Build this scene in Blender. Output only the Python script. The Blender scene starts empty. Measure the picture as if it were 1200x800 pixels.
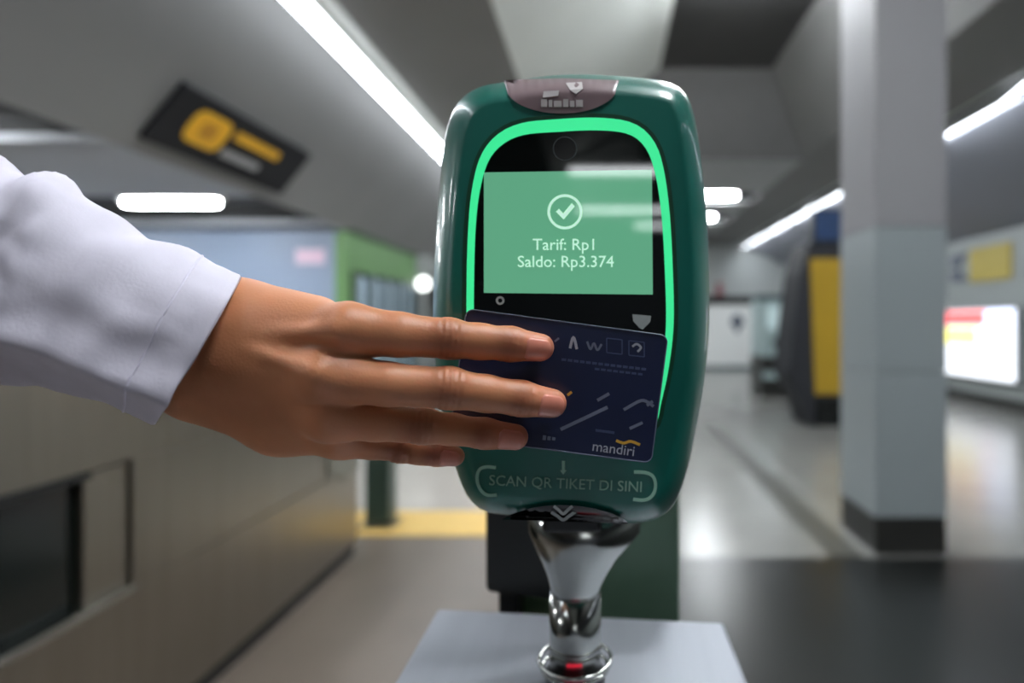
import bpy, bmesh, math, random
import numpy as np
from mathutils import Vector, Matrix, noise

# ------------------------------------------------------------------ camera, world, exposure
sc = bpy.context.scene
C = sc.collection
F, CX, CY, H = 700.0, 708.0, 380.0, 1.30          # focal length in pixels, vanishing point, eye height
cam_d = bpy.data.cameras.new('camera')
cam_d.sensor_fit = 'HORIZONTAL'; cam_d.sensor_width = 36.0
cam_d.lens = F / 1200 * 36
cam_d.shift_x = -(CX - 600) / 1200
cam_d.shift_y = -(400 - CY) / 1200
cam_d.clip_start = 0.01; cam_d.clip_end = 200
cam_d.dof.use_dof = True; cam_d.dof.focus_distance = 0.239; cam_d.dof.aperture_fstop = 4.0
cam = bpy.data.objects.new('camera', cam_d); C.objects.link(cam)
cam.location = (0, 0, H); cam.rotation_euler = (math.pi / 2, 0, 0)
sc.camera = cam
w = bpy.data.worlds.new('world'); sc.world = w; w.use_nodes = True
w.node_tree.nodes['Background'].inputs[0].default_value = (0.8, 0.85, 0.95, 1)
w.node_tree.nodes['Background'].inputs[1].default_value = 0.05
sc.view_settings.view_transform = 'Standard'; sc.view_settings.look = 'None'
sc.view_settings.gamma = 1; sc.view_settings.use_curve_mapping = False
sc.view_settings.exposure = 0.42
sc.cycles.max_bounces = 8; sc.cycles.diffuse_bounces = 4; sc.cycles.glossy_bounces = 4
sc.cycles.sample_clamp_indirect = 6.0
sc.cycles.use_denoising = True
LIGHT = 62.0                                        # radiance of the fluorescent tubes

# ------------------------------------------------------------------ helpers
def P(px, py, Y):
    """Point at depth Y metres seen at photo position px, py."""
    return Vector(((px - CX) * Y / F, Y, H - (py - CY) * Y / F))

def srgb(r, g, b):
    f = lambda c: (c / 255 / 12.92) if c / 255 <= 0.04045 else ((c / 255 + 0.055) / 1.055) ** 2.4
    return (f(r), f(g), f(b), 1.0)

MATS = {}
def mat(name, col, rough=0.5, metal=0.0, var=0.0, vscale=8.0, bump=0.0, bscale=60.0, emit=None, estr=0.0,
        coat=0.0, spec=0.5, stretch=None, sss=0.0, alpha=None, transmission=0.0):
    if name in MATS: return MATS[name]
    m = bpy.data.materials.new(name); m.use_nodes = True
    nt = m.node_tree; b = nt.nodes['Principled BSDF']
    b.inputs['Base Color'].default_value = col
    b.inputs['Roughness'].default_value = rough
    b.inputs['Metallic'].default_value = metal
    b.inputs['Specular IOR Level'].default_value = spec
    if coat: b.inputs['Coat Weight'].default_value = coat; b.inputs['Coat Roughness'].default_value = 0.06
    if transmission: b.inputs['Transmission Weight'].default_value = transmission
    if sss:
        b.inputs['Subsurface Weight'].default_value = sss
        b.inputs['Subsurface Radius'].default_value = (1.0, 0.35, 0.2)
        b.inputs['Subsurface Scale'].default_value = 0.004
    if emit is not None:
        b.inputs['Emission Color'].default_value = emit; b.inputs['Emission Strength'].default_value = estr
    tc = nt.nodes.new('ShaderNodeTexCoord'); mp = nt.nodes.new('ShaderNodeMapping')
    nt.links.new(tc.outputs['Object'], mp.inputs['Vector'])
    if stretch: mp.inputs['Scale'].default_value = stretch
    if var:
        n = nt.nodes.new('ShaderNodeTexNoise'); n.inputs['Scale'].default_value = vscale; n.inputs['Detail'].default_value = 5
        nt.links.new(mp.outputs['Vector'], n.inputs['Vector'])
        r = nt.nodes.new('ShaderNodeMapRange'); r.inputs['From Min'].default_value = 0.3; r.inputs['From Max'].default_value = 0.7
        r.inputs['To Min'].default_value = 1 - var; r.inputs['To Max'].default_value = 1 + var
        nt.links.new(n.outputs['Fac'], r.inputs['Value'])
        mx = nt.nodes.new('ShaderNodeMix'); mx.data_type = 'RGBA'; mx.blend_type = 'MULTIPLY'; mx.inputs[0].default_value = 1
        mx.inputs[6].default_value = col
        nt.links.new(r.outputs['Result'], mx.inputs[7]); nt.links.new(mx.outputs[2], b.inputs['Base Color'])
        mx.clamp_result = False
    if bump:
        n2 = nt.nodes.new('ShaderNodeTexNoise'); n2.inputs['Scale'].default_value = bscale; n2.inputs['Detail'].default_value = 3
        nt.links.new(mp.outputs['Vector'], n2.inputs['Vector'])
        bp = nt.nodes.new('ShaderNodeBump'); bp.inputs['Strength'].default_value = bump; bp.inputs['Distance'].default_value = 0.002
        nt.links.new(n2.outputs['Fac'], bp.inputs['Height']); nt.links.new(bp.outputs['Normal'], b.inputs['Normal'])
    MATS[name] = m
    return m

LOC = {}
def put(o, parent=None):
    C.objects.link(o)
    if parent is not None:
        o.parent = parent
        o.matrix_parent_inverse = Matrix.Translation(-LOC.get(parent.name, Vector((0, 0, 0))))
    return o

def mobj(name, verts, faces, m, parent=None, smooth=False):
    me = bpy.data.meshes.new(name)
    me.from_pydata([tuple(v) for v in verts], [], faces)
    me.materials.append(m); me.update()
    bm = bmesh.new(); bm.from_mesh(me); bmesh.ops.recalc_face_normals(bm, faces=bm.faces); bm.to_mesh(me); bm.free()
    if smooth: me.polygons.foreach_set('use_smooth', [True] * len(me.polygons))
    return put(bpy.data.objects.new(name, me), parent)

def tag(o, label=None, cat=None, group=None, kind=None):
    if label: o['label'] = label
    if cat: o['category'] = cat
    if group: o['group'] = group
    if kind: o['kind'] = kind
    return o

def thing(name, loc, label, cat, group=None):
    o = bpy.data.objects.new(name, None); o.location = loc; o.empty_display_size = 0.05
    C.objects.link(o); LOC[o.name] = Vector(loc)
    return tag(o, label, cat, group)

def box(name, x0, x1, y0, y1, z0, z1, m, parent=None, bev=0.0, seg=2):
    bm = bmesh.new(); bmesh.ops.create_cube(bm, size=1)
    for v in bm.verts:
        v.co = Vector(((x0 + x1) / 2 + v.co.x * (x1 - x0), (y0 + y1) / 2 + v.co.y * (y1 - y0), (z0 + z1) / 2 + v.co.z * (z1 - z0)))
    if bev: bmesh.ops.bevel(bm, geom=bm.edges[:], offset=bev, segments=seg, affect='EDGES', profile=0.5)
    me = bpy.data.meshes.new(name); bm.to_mesh(me); bm.free(); me.materials.append(m)
    return put(bpy.data.objects.new(name, me), parent)

def prism(name, pts, vec, m, parent=None, bev=0.0):
    """Polygon (3-D points) extruded by vec."""
    vec = Vector(vec); bm = bmesh.new()
    a = [bm.verts.new(p) for p in pts]; b = [bm.verts.new(Vector(p) + vec) for p in pts]
    bm.faces.new(a); bm.faces.new(b[::-1])
    n = len(pts)
    for i in range(n): bm.faces.new((a[i], b[i], b[(i + 1) % n], a[(i + 1) % n]))
    bmesh.ops.recalc_face_normals(bm, faces=bm.faces)
    if bev: bmesh.ops.bevel(bm, geom=bm.edges[:], offset=bev, segments=2, affect='EDGES', profile=0.5)
    me = bpy.data.meshes.new(name); bm.to_mesh(me); bm.free(); me.materials.append(m)
    return put(bpy.data.objects.new(name, me), parent)

def catmull(pts, n, closed=True):
    pts = [np.array(p, float) for p in pts]; k = len(pts); dens = []
    rng = range(k) if closed else range(k - 1)
    for i in rng:
        g = (lambda j: pts[j % k]) if closed else (lambda j: pts[min(max(j, 0), k - 1)])
        p0, p1, p2, p3 = g(i - 1), g(i), g(i + 1), g(i + 2)
        for t in np.linspace(0, 1, 24, endpoint=False):
            dens.append(0.5 * ((2 * p1) + (-p0 + p2) * t + (2 * p0 - 5 * p1 + 4 * p2 - p3) * t * t + (-p0 + 3 * p1 - 3 * p2 + p3) * t ** 3))
    if not closed: dens.append(pts[-1])
    d = np.array(dens)
    dd = np.vstack([d, d[:1]]) if closed else d
    s = np.concatenate([[0], np.cumsum(np.linalg.norm(np.diff(dd, axis=0), axis=1))])
    u = np.linspace(0, s[-1], n, endpoint=not closed)
    return np.stack([np.interp(u, s, dd[:, c]) for c in range(d.shape[1])], 1)

def loft(name, rings, m, parent=None, caps=True, smooth=True, closed=True):
    n = len(rings[0]); verts = [p for r in rings for p in r]; faces = []
    for i in range(len(rings) - 1):
        for j in range(n if closed else n - 1):
            k = (j + 1) % n
            faces.append((i * n + j, i * n + k, (i + 1) * n + k, (i + 1) * n + j))
    if caps:
        faces.append(tuple(range(n))); faces.append(tuple(range((len(rings) - 1) * n, len(rings) * n)))
    return mobj(name, verts, faces, m, parent, smooth)

def lathe(name, prof, x, y, m, parent=None, seg=40, sx=1.0, sy=1.0):
    rings = [[(x + r * sx * math.cos(2 * math.pi * j / seg), y + r * sy * math.sin(2 * math.pi * j / seg), z) for j in range(seg)] for r, z in prof]
    o = loft(name, rings, m, parent)
    return o

def tube(name, pts, r, m, parent=None, seg=8, closed=False):
    pts = [Vector(p) for p in pts]; n = len(pts); rings = []
    for i, p in enumerate(pts):
        t = (pts[(i + 1) % n] - pts[i - 1]) if closed else (pts[min(i + 1, n - 1)] - pts[max(i - 1, 0)])
        t.normalize(); up = Vector((0, 0, 1)) if abs(t.z) < 0.9 else Vector((1, 0, 0))
        a = t.cross(up).normalized(); b = t.cross(a)
        rings.append([p + r * (math.cos(2 * math.pi * k / seg) * a + math.sin(2 * math.pi * k / seg) * b) for k in range(seg)])
    if closed: rings.append(rings[0])
    return loft(name, rings, m, parent, caps=not closed)

def text(name, s, size, m, parent, mw, align='CENTER', ext=0.0002):
    cu = bpy.data.curves.new(name, 'FONT'); cu.body = s; cu.size = size; cu.align_x = align; cu.align_y = 'CENTER'
    cu.extrude = ext; cu.resolution_u = 3
    t = bpy.data.objects.new(name + '_tmp', cu); C.objects.link(t)
    me = bpy.data.meshes.new_from_object(t.evaluated_get(bpy.context.evaluated_depsgraph_get()))
    bpy.data.objects.remove(t); bpy.data.curves.remove(cu)
    me.name = name; me.transform(mw); me.materials.clear(); me.materials.append(m)
    return put(bpy.data.objects.new(name, me), parent)

FACE = Matrix.Rotation(math.pi / 2, 4, 'X')         # lettering that faces the camera side (-Y)
def at_face(p, roll=0.0, yaw=0.0):
    return Matrix.Translation(p) @ Matrix.Rotation(yaw, 4, 'Z') @ Matrix.Rotation(-roll, 4, 'Y') @ FACE

def copy_thing(root, loc, label=None):
    r = root.copy(); C.objects.link(r); r.location = loc; LOC[r.name] = Vector(loc)
    if label: r['label'] = label
    for ch in list(root.children):
        c = ch.copy(); C.objects.link(c); c.parent = r
    return r

# ------------------------------------------------------------------ materials
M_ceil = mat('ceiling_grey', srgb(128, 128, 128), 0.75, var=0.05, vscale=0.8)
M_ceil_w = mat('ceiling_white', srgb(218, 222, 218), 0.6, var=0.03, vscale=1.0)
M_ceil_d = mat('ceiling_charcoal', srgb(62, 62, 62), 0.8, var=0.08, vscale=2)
M_slot = mat('slot_black', srgb(20, 21, 22), 0.8, var=0.05)
M_bulk = mat('bulkhead_grey', srgb(144, 147, 155), 0.7, var=0.04, vscale=0.7)
M_wall = mat('wall_tile', srgb(158, 164, 162), 0.35, var=0.05, vscale=0.6)
M_wallw = mat('wall_white', srgb(182, 187, 185), 0.5, var=0.04, vscale=1)
M_floor_l = mat('floor_light_terrazzo', srgb(128, 128, 124), 0.22, var=0.07, vscale=2.5, bump=0.02, bscale=4)
M_floor_b = mat('floor_beige', srgb(108, 98, 89), 0.35, var=0.10, vscale=1.6, bump=0.03, bscale=5)
M_floor_d = mat('floor_dark_granite', srgb(27, 29, 28), 0.28, var=0.12, vscale=6, bump=0.02, bscale=4)
M_floor_w = mat('floor_white', srgb(184, 178, 170), 0.2, var=0.04, vscale=2)
M_tact = mat('tactile_yellow', srgb(222, 186, 108), 0.5, var=0.06, vscale=5)
M_strip = mat('dark_border_stone', srgb(74, 74, 68), 0.4, var=0.1, vscale=5)
M_skirt = mat('black_skirting', srgb(44, 44, 42), 0.35, var=0.1, vscale=4)
M_steel = mat('brushed_steel', srgb(150, 144, 134), 0.32, 1.0, var=0.06, vscale=30, bump=0.05, bscale=90, stretch=(1, 1, 0.04))
M_steel2 = mat('gate_top_steel', srgb(150, 153, 160), 0.62, 0.9, var=0.05, vscale=60, bump=0.08, bscale=200, stretch=(1, 0.05, 1))
M_chrome = mat('polished_chrome', srgb(176, 178, 174), 0.16, 1.0, var=0.04, vscale=20)
M_black = mat('black_plastic', srgb(22, 24, 24), 0.4, var=0.1, vscale=20)
M_blackg = mat('black_gloss', srgb(14, 16, 16), 0.08, var=0.05, vscale=10)
M_tube = mat('fluorescent_tube', (1, 1, 1, 1), 0.5, emit=(0.93, 0.97, 1.0, 1), estr=LIGHT, var=0.01)
M_strip_l = mat('light_line', (1, 1, 1, 1), 0.5, emit=(0.88, 0.93, 1.0, 1), estr=LIGHT * 0.2, var=0.01)
M_tube_dim = mat('dim_tube', (1, 1, 1, 1), 0.5, emit=(0.93, 0.97, 1.0, 1), estr=LIGHT * 0.2, var=0.01)
M_strip_r = mat('light_segment', (1, 1, 1, 1), 0.5, emit=(0.88, 0.93, 1.0, 1), estr=LIGHT * 0.16, var=0.01)
M_white = mat('white_print', srgb(238, 240, 238), 0.5, var=0.02)

# ------------------------------------------------------------------ the hall
Y0, Y1 = -16.0, 18.2
def slab(name, prof, y0, y1, m, thick=0.05):
    """Sheet following a cross-section line (x, z above eye) along the hall."""
    verts, faces = [], []
    n = len(prof)
    nrm = []
    for i in range(n):
        a = prof[max(i - 1, 0)]; b = prof[min(i + 1, n - 1)]
        d = Vector((b[0] - a[0], 0, b[1] - a[1])).normalized(); nrm.append(Vector((-d.z, 0, d.x)))
    for y in (y0, y1):
        for i, (x, z) in enumerate(prof): verts.append((x, y, H + z))
        for i, (x, z) in enumerate(prof): verts.append((x + nrm[i].x * thick, y, H + z + nrm[i].z * thick))
    for i in range(n - 1):
        faces += [(i, i + 1, 2 * n + i + 1, 2 * n + i), (n + i, 3 * n + i, 3 * n + i + 1, n + i + 1)]
        faces += [(i, n + i, n + i + 1, i + 1), (2 * n + i, 2 * n + i + 1, 3 * n + i + 1, 3 * n + i)]
    faces += [(0, 2 * n, 3 * n, n), (n - 1, 2 * n - 1, 4 * n - 1, 3 * n - 1)]
    o = mobj(name, verts, faces, m)
    return tag(o, kind='structure')

def struct(o): return tag(o, kind='structure')

# floors
struct(box('floor', -9, 0.0, Y0, 3.67, -0.1, 0.0, M_floor_b))
struct(box('floor', 0.0, 9, Y0, 3.34, -0.1, 0.0, M_floor_d))
struct(box('floor', 0.0, 9, 3.34, Y1, -0.1, 0.0, M_floor_l))
struct(box('floor', -9, 0.0, 3.67, Y1, -0.1, 0.0, M_floor_w))
struct(box('trim_1', -2.6, -0.72, 3.67, 4.15, -0.02, 0.006, M_tact))
struct(box('trim_2', 1.26, 1.46, 3.34, 7.6, -0.02, 0.004, M_strip))
# ceiling: flat soffits beside a flared coffer
ZC, ZT = 2.4, 3.2
slab('ceiling', [(-3.34, 1.23), (-2.40, 2.40)], Y0, Y1, M_ceil)
slab('ceiling', [(-2.0, ZC), (-0.84, ZC)], Y0, Y1, M_ceil)
slab('ceiling', [(2.9, ZC), (3.98, ZC)], Y0, Y1, M_ceil)
slab('ceiling', [(-0.84, ZC), (0.69, ZT)], Y0, 7.47, M_ceil_w)  # left coffer wall: light falling on it is put into the white base colour
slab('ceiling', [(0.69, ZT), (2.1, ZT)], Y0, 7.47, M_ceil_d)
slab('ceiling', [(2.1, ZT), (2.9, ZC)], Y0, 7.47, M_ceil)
# coffer's slanting end (with the mitred corners) and the flat ceiling beyond
ev = [(-0.84, 8.7, H + ZC), (2.9, 8.7, H + ZC), (2.1, 7.47, H + ZT), (0.69, 7.47, H + ZT)]
M_ceil_e = mat('ceiling_end_grey', srgb(120, 120, 121), 0.75, var=0.04)
struct(prism('ceiling', ev, (0, 0.05, 0.05), M_ceil_e))
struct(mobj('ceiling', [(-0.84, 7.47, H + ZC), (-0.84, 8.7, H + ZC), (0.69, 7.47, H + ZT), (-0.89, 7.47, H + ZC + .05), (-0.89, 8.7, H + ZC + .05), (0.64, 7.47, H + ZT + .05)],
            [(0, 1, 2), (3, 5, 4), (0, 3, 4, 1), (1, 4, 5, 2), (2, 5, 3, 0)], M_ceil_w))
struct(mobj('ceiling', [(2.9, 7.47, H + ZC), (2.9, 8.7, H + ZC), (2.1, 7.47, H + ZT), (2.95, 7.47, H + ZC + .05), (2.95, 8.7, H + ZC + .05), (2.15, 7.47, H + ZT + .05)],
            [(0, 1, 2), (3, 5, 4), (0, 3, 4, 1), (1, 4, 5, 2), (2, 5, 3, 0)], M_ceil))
def slotted(name, x0, x1, z, y0, y1, slots, m):
    """Flat ceiling with black recessed cross slots."""
    y = y0
    for a, b in slots:
        struct(box(name, x0, x1, y, a, z, z + 0.05, m))
        struct(box(name, x0, x1, a, b, z + 0.18, z + 0.22, M_slot))
        struct(box(name, x0, x1, a - 0.02, a, z + 0.05, z + 0.2, M_slot))
        struct(box(name, x0, x1, b, b + 0.02, z + 0.05, z + 0.2, M_slot))
        y = b
    struct(box(name, x0, x1, y, y1, z, z + 0.05, m))
M_ceil_f = mat('ceiling_far_grey', srgb(172, 175, 176), 0.7, var=0.04)
slotted('ceiling', -0.84, 2.9, H + ZC, 8.72, Y1, [(10.9, 11.8), (13.2, 14.1), (15.6, 16.5)], M_ceil_f)
M_ceil_b = mat('ceiling_tube_lit_blue', srgb(150, 154, 160), 0.6, var=0.05, vscale=0.8)  # paler and bluer than the other soffits: tube light mixed into the colour
LSLOT = [(-7.9, -7.0), (-5.1, -4.2), (-2.3, -1.4), (0.4, 1.3), (3.1, 4.0), (5.75, 7.3)]
slotted('ceiling', -9, -3.34, H + 1.23, Y0, 7.7, LSLOT, M_ceil_b)
slab('ceiling', [(4.34, 2.35), (6.2, 1.45)], Y0, Y1, M_bulk)
# light coves: slanting white reflectors
slab('trim_3', [(-2.40, 2.42), (-2.0, 2.40)], Y0, Y1, M_ceil_w)
slab('trim_4', [(3.98, 2.40), (4.16, 2.46)], Y0, Y1, M_ceil_w)
# walls
struct(box('wall_right', 6.2, 6.3, Y0, Y1, 0, H + 1.46, M_wall))
struct(box('baseboard_right', 6.17, 6.2, Y0, Y1, 0, 0.16, M_skirt))
struct(box('wall_left', -9.1, -9.0, Y0, 7.7, 0, H + 1.3, M_wallw))
struct(box('wall_far', -9, 6.3, Y1, Y1 + 0.1, 0, H + 2.6, M_wallw))
struct(box('wall_near', -9, 6.3, Y0 - 0.1, Y0, 0, H + 3.3, M_bulk))

# square column: dark foot, tile cladding, grey upper part
col_t = thing('column', (1.735, 3.6, 0), None, None); tag(col_t, kind='structure')
cx0, cx1, cy0, cy1 = 1.527, 1.936, 3.37, 3.86
M_ct = mat('column_tile', srgb(146, 154, 156), 0.3, var=0.04, vscale=1.2)
M_cu = mat('column_paint', srgb(140, 139, 142), 0.6, var=0.04, vscale=1.2)
box('skirting', cx0 + .004, cx1 - .004, cy0 + .004, cy1 - .004, 0, 0.21, M_skirt, col_t)
for z0, z1 in ((0.21, 1.03), (1.034, 1.852)):
    box('panel', cx0, cx1, cy0, cy1, z0, z1, M_ct, col_t, 0.006)
box('upper_shaft', cx0 + .003, cx1 - .003, cy0 + .003, cy1 - .003, 1.858, H + 3.3, M_cu, col_t)

# ------------------------------------------------------------------ lamps of the hall
def light_line(name, x, z, y0, y1, n, gap, ang, wd, label, group):
    L = (y1 - y0) / n
    proto = None
    for i in range(n):
        y = y0 + L * (i + 0.5)
        if proto is None:
            t = thing(name, (x, y, H + z), label, 'light', group)
            hd = 0.5 * (L - gap)
            h = box('housing', x - wd / 2 - .012, x + wd / 2 + .012, y - hd, y + hd, H + z + 0.006, H + z + 0.05, M_ceil_w, t)
            d = box('diffuser', x - wd / 2, x + wd / 2, y - hd, y + hd, H + z - 0.012, H + z + 0.006, M_strip_r, t)
            for c in (h, d):
                c.data.transform(Matrix.Translation((-x, -y, -H - z))); c.matrix_parent_inverse = Matrix.Identity(4)
            t.rotation_euler.y = ang
            proto = t
        else:
            r = copy_thing(proto, (x, y, H + z))
            r.rotation_euler.y = ang
    return proto
lt = thing('linear_light', (-2.34, 1.0, H + 2.38), 'long continuous white light line in the left ceiling cove', 'light')
box('housing', -2.34, -2.15, -2.5, Y1 - .1, H + 2.37, H + 2.42, M_ceil_w, lt)
box('diffuser', -2.32, -2.17, -2.5, Y1 - .1, H + 2.345, H + 2.37, M_strip_l, lt)
ORD = ['first', 'second', 'third', 'fourth', 'fifth', 'sixth', 'seventh', 'eighth', 'ninth', 'tenth']
seg = light_line('linear_light', 4.25, 2.39, -2.1, Y1 - 0.2, 10, 0.5, math.radians(-40), 0.36,
           'white light segment of the right ceiling row, outside the view behind the camera', 'right ceiling light row')
segs = sorted([o for o in C.objects if o.get('group') == 'right ceiling light row'], key=lambda o: o.location.y)
for i, o in enumerate(segs[:4]): o['label'] = '%s white light segment of the right ceiling row, outside the view' % ORD[i]
vis = segs[4:]
for i, o in enumerate(vis):
    o['label'] = 'white light segment of the right ceiling row, nearest one, right of the column' if i == 0 else 'white light segment of the right ceiling row, %s beyond the nearest' % ORD[i - 1]

tube_n = [0]
def tube_light(x0, x1, y, z, label, wd=0.11, hung=False, hz=0.06, dm=None):
    cxm = (x0 + x1) / 2
    t = thing('tube_light', (cxm, y, z), label, 'light')
    box('housing', x0 - .02, x1 + .02, y - wd / 2 - .01, y + wd / 2 + .01, z + 0.02, z + hz, M_ceil_w, t)
    pts = [(x0 + wd / 2 - wd / 2 * math.cos(a), y + wd / 2 * math.sin(a)) for a in np.linspace(-math.pi / 2, math.pi / 2, 9)]
    pts += [(x1 - wd / 2 + wd / 2 * math.cos(a), y + wd / 2 * math.sin(a)) for a in np.linspace(math.pi / 2, -math.pi / 2, 9)]
    pts = [(x, yy, z - 0.03) for x, yy in pts]
    prism('diffuser', pts, (0, 0, 0.05), dm or M_tube, t)
    if hung:
        for xx_ in (x0 + .15, x1 - .15):
            zt_ = H + min(ZT, ZC + 0.8 * (xx_ + .84) / 1.53)
            box('rod', xx_ - .008, xx_ + .008, y - .008, y + .008, z + hz, zt_ + .02, M_ceil_w, t)
    return t
zl = H + 1.30
tube_light(-5.10, -4.10, 6.35, zl, 'bright white tube light in the dark slot below the black hanging sign', 0.13, hz=0.12)
tube_light(-5.15, -4.05, 3.55, zl, 'white tube light in the black slot above the sleeve, cut by the frame', hz=0.12)
tube_light(-7.4, -6.3, 6.35, zl, 'added white tube light hidden behind the sleeve, left of the bright slot tube', 0.16, hz=0.12)  # extra slot tube added out of sight to brighten the kiosk side
for i, y in enumerate((0.85, -1.85)):
    tube_light(-5.15, -4.05, y, zl, '%s white slot tube light of the left ceiling, outside the view' % ORD[i], hz=0.12)
zr = H + ZC + 0.06
tube_light(1.55, 2.52, 11.4, zr, 'short white tube light just right of the reader, upper of two', 0.2, hz=0.13)
tube_light(1.9, 2.52, 13.7, zr, 'small white tube light just right of the reader, lower of two', 0.2, hz=0.13)
tube_light(-0.2, 1.0, 15.8, zr, 'white tube light far down the hall, hidden behind the reader', hz=0.13)
# cross lamps of the hall part behind the camera (mirrored in the reader's glass), then unseen coffer tubes added to brighten hand and coffer
for i, (x0, x1, y, z, hung) in enumerate(((-0.55, 1.0, -8.8, H + ZC, True), (-0.55, 1.35, -12.0, H + ZC, True), (0.75, 1.6, -14.0, H + ZC, True),
                          (0.75, 1.95, 5.3, H + ZT - .07, False), (0.72, 1.45, 3.9, H + ZT - .07, False), (0.72, 1.6, 0.7, H + ZT - .07, False), (0.72, 1.6, -0.4, H + ZT - .07, False))):
    tube_light(x0, x1, y, z, '%s white cross tube light over the gates, mirrored in the reader glass' % ORD[i] if i < 3 else '%s added coffer tube light, outside the view' % ORD[i], 0.14 if i < 3 else 0.36, hung, dm=M_tube_dim if i < 3 else None)

# ------------------------------------------------------------------ hall furniture
# slanting hanging sign on the left bulkhead
def sp(px, py, ztop=True):
    z = 1.709 if ztop else 1.321
    return P(px, py, F * z / (CY - py))
sg = thing('station_sign', (-3.0, 5.0, H + 1.4), 'black slanting overhead sign with a yellow icon and lettering', 'sign')
A, B, Cc, D = (-2.953, 4.17, 1.709), (-2.953, 5.95, 1.709), (-3.263, 5.95, 1.321), (-3.263, 4.17, 1.321)
nrm = Vector((0.781, 0, -0.625))
off = nrm * 0.05
lift = lambda p: Vector((p[0], p[1], H + p[2])) + off
prism('board', [lift(p) for p in (A, B, Cc, D)], nrm * -0.045, mat('sign_black', srgb(14, 15, 20), 0.85, var=0.05), sg, 0.006)
M_sy = mat('sign_yellow', srgb(236, 178, 30), 0.5, var=0.08, vscale=9)
M_sw = mat('sign_grey_print', srgb(150, 150, 152), 0.5, var=0.05)
ex = Vector((0, 1, 0)); ey = Vector((0.6236, 0, 0.7817))       # along the hall, up the slope
o0 = lift(D) + nrm * 0.002                                     # lower near corner
def srect(name, u0, u1, v0, v1, m, r=0.0, par=None):
    if r:
        pts = []
        for cxx, cyy, a0 in ((u1 - r, v1 - r, 0), (u0 + r, v1 - r, 90), (u0 + r, v0 + r, 180), (u1 - r, v0 + r, 270)):
            for k in range(6):
                a = math.radians(a0 + 18 * k); pts.append((cxx + r * math.cos(a), cyy + r * math.sin(a)))
    else: pts = [(u0, v0), (u1, v0), (u1, v1), (u0, v1)]
    return prism(name, [o0 + ex * u + ey * v for u, v in pts], nrm * 0.003, m, par or sg)
ic = srect('icon', 0.24, 0.66, 0.12, 0.40, M_sy, 0.09)
o0 = o0 + nrm * 0.003
M_syd = mat('sign_amber', srgb(196, 138, 18), 0.5, var=0.05)
srect('icon_ring', 0.36, 0.54, 0.19, 0.33, M_syd, 0.05, ic)
smw = Matrix(((ex.x, ey.x, nrm.x, 0), (ex.y, ey.y, nrm.y, 0), (ex.z, ey.z, nrm.z, 0), (0, 0, 0, 1)))
srect('lettering', 0.72, 1.36, 0.29, 0.37, M_sy, 0.02); srect('lettering', 0.70, 1.22, 0.12, 0.19, M_sw, 0.02)

# pale-blue kiosk with the green shopfront
kz = 1.2
ks = thing('shop_kiosk', (-5.0, 9.0, 0), 'pale blue shop kiosk with green frontage and glazed windows at far left', 'kiosk')
M_kb = mat('kiosk_blue', srgb(130, 145, 168), 0.5, var=0.06, vscale=0.8)
M_kg = mat('kiosk_green', srgb(96, 138, 82), 0.45, var=0.06, vscale=1.5)
M_kd = mat('kiosk_dark_green', srgb(30, 62, 24), 0.5, var=0.05)
M_kw = mat('kiosk_pane', srgb(176, 196, 212), 0.12, var=0.05, vscale=1)
M_kf = mat('kiosk_mullion', srgb(82, 100, 104), 0.4, var=0.05)
box('front_wall', -9, -3.42, 7.7, 7.8, 0, H + kz + .02, M_kb, ks)
box('corner_post', -3.46, -3.33, 7.68, 7.86, 0, H + kz, M_kg, ks)
box('fascia', -3.44, -3.34, 7.86, 10.6, H + 0.72, H + kz, M_kg, ks)
box('fascia_cap', -3.46, -3.31, 7.86, 10.6, H + kz, H + kz + .06, M_kd, ks)
box('door_post', -3.43, -3.36, 7.86, 8.16, 0, H + 0.72, M_kd, ks)
ym = [8.12, 8.62, 9.15, 9.65, 10.1, 10.55]
for i in range(5):
    box('pane', -3.41, -3.385, ym[i] + .05, ym[i + 1] - .05, 0.5, H + 0.66, M_kw, ks)
    box('mullion', -3.43, -3.36, ym[i + 1] - .12, ym[i + 1] + .12, 0, H + 0.72, M_kf, ks)
box('sill', -3.44, -3.36, 8.02, 10.6, 0.3, 0.5, M_kf, ks)
M_kp = mat('kiosk_pink', srgb(206, 178, 196), 0.5, var=0.1, vscale=12)
srp = box('notice', -3.97, -3.6, 7.685, 7.7, H + 0.78, H + 0.97, M_kp, ks, 0.004)
# lit globe sign far left of the reader
gl = thing('wall_lamp', (-3.30, 10.9, H + 0.5), 'small glowing white lamp on a grey bracket left of the reader', 'lamp')
M_globe = mat('lamp_globe', (1, 1, 1, 1), 0.4, emit=(0.95, 1, 0.97, 1), estr=3.0, var=0.01)
bm = bmesh.new(); bmesh.ops.create_uvsphere(bm, u_segments=20, v_segments=12, radius=0.12)
bmesh.ops.translate(bm, vec=(-3.3, 10.9, H + 0.745), verts=bm.verts)
me = bpy.data.meshes.new('globe'); bm.to_mesh(me); bm.free(); me.materials.append(M_globe); put(bpy.data.objects.new('globe', me), gl)
box('bracket', -3.42, -3.16, 10.82, 10.98, H + 0.93, H + 1.24, M_wallw, gl, 0.01)
box('stem', -3.33, -3.27, 10.87, 10.93, 0, H + 0.6, M_wallw, gl)

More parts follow.
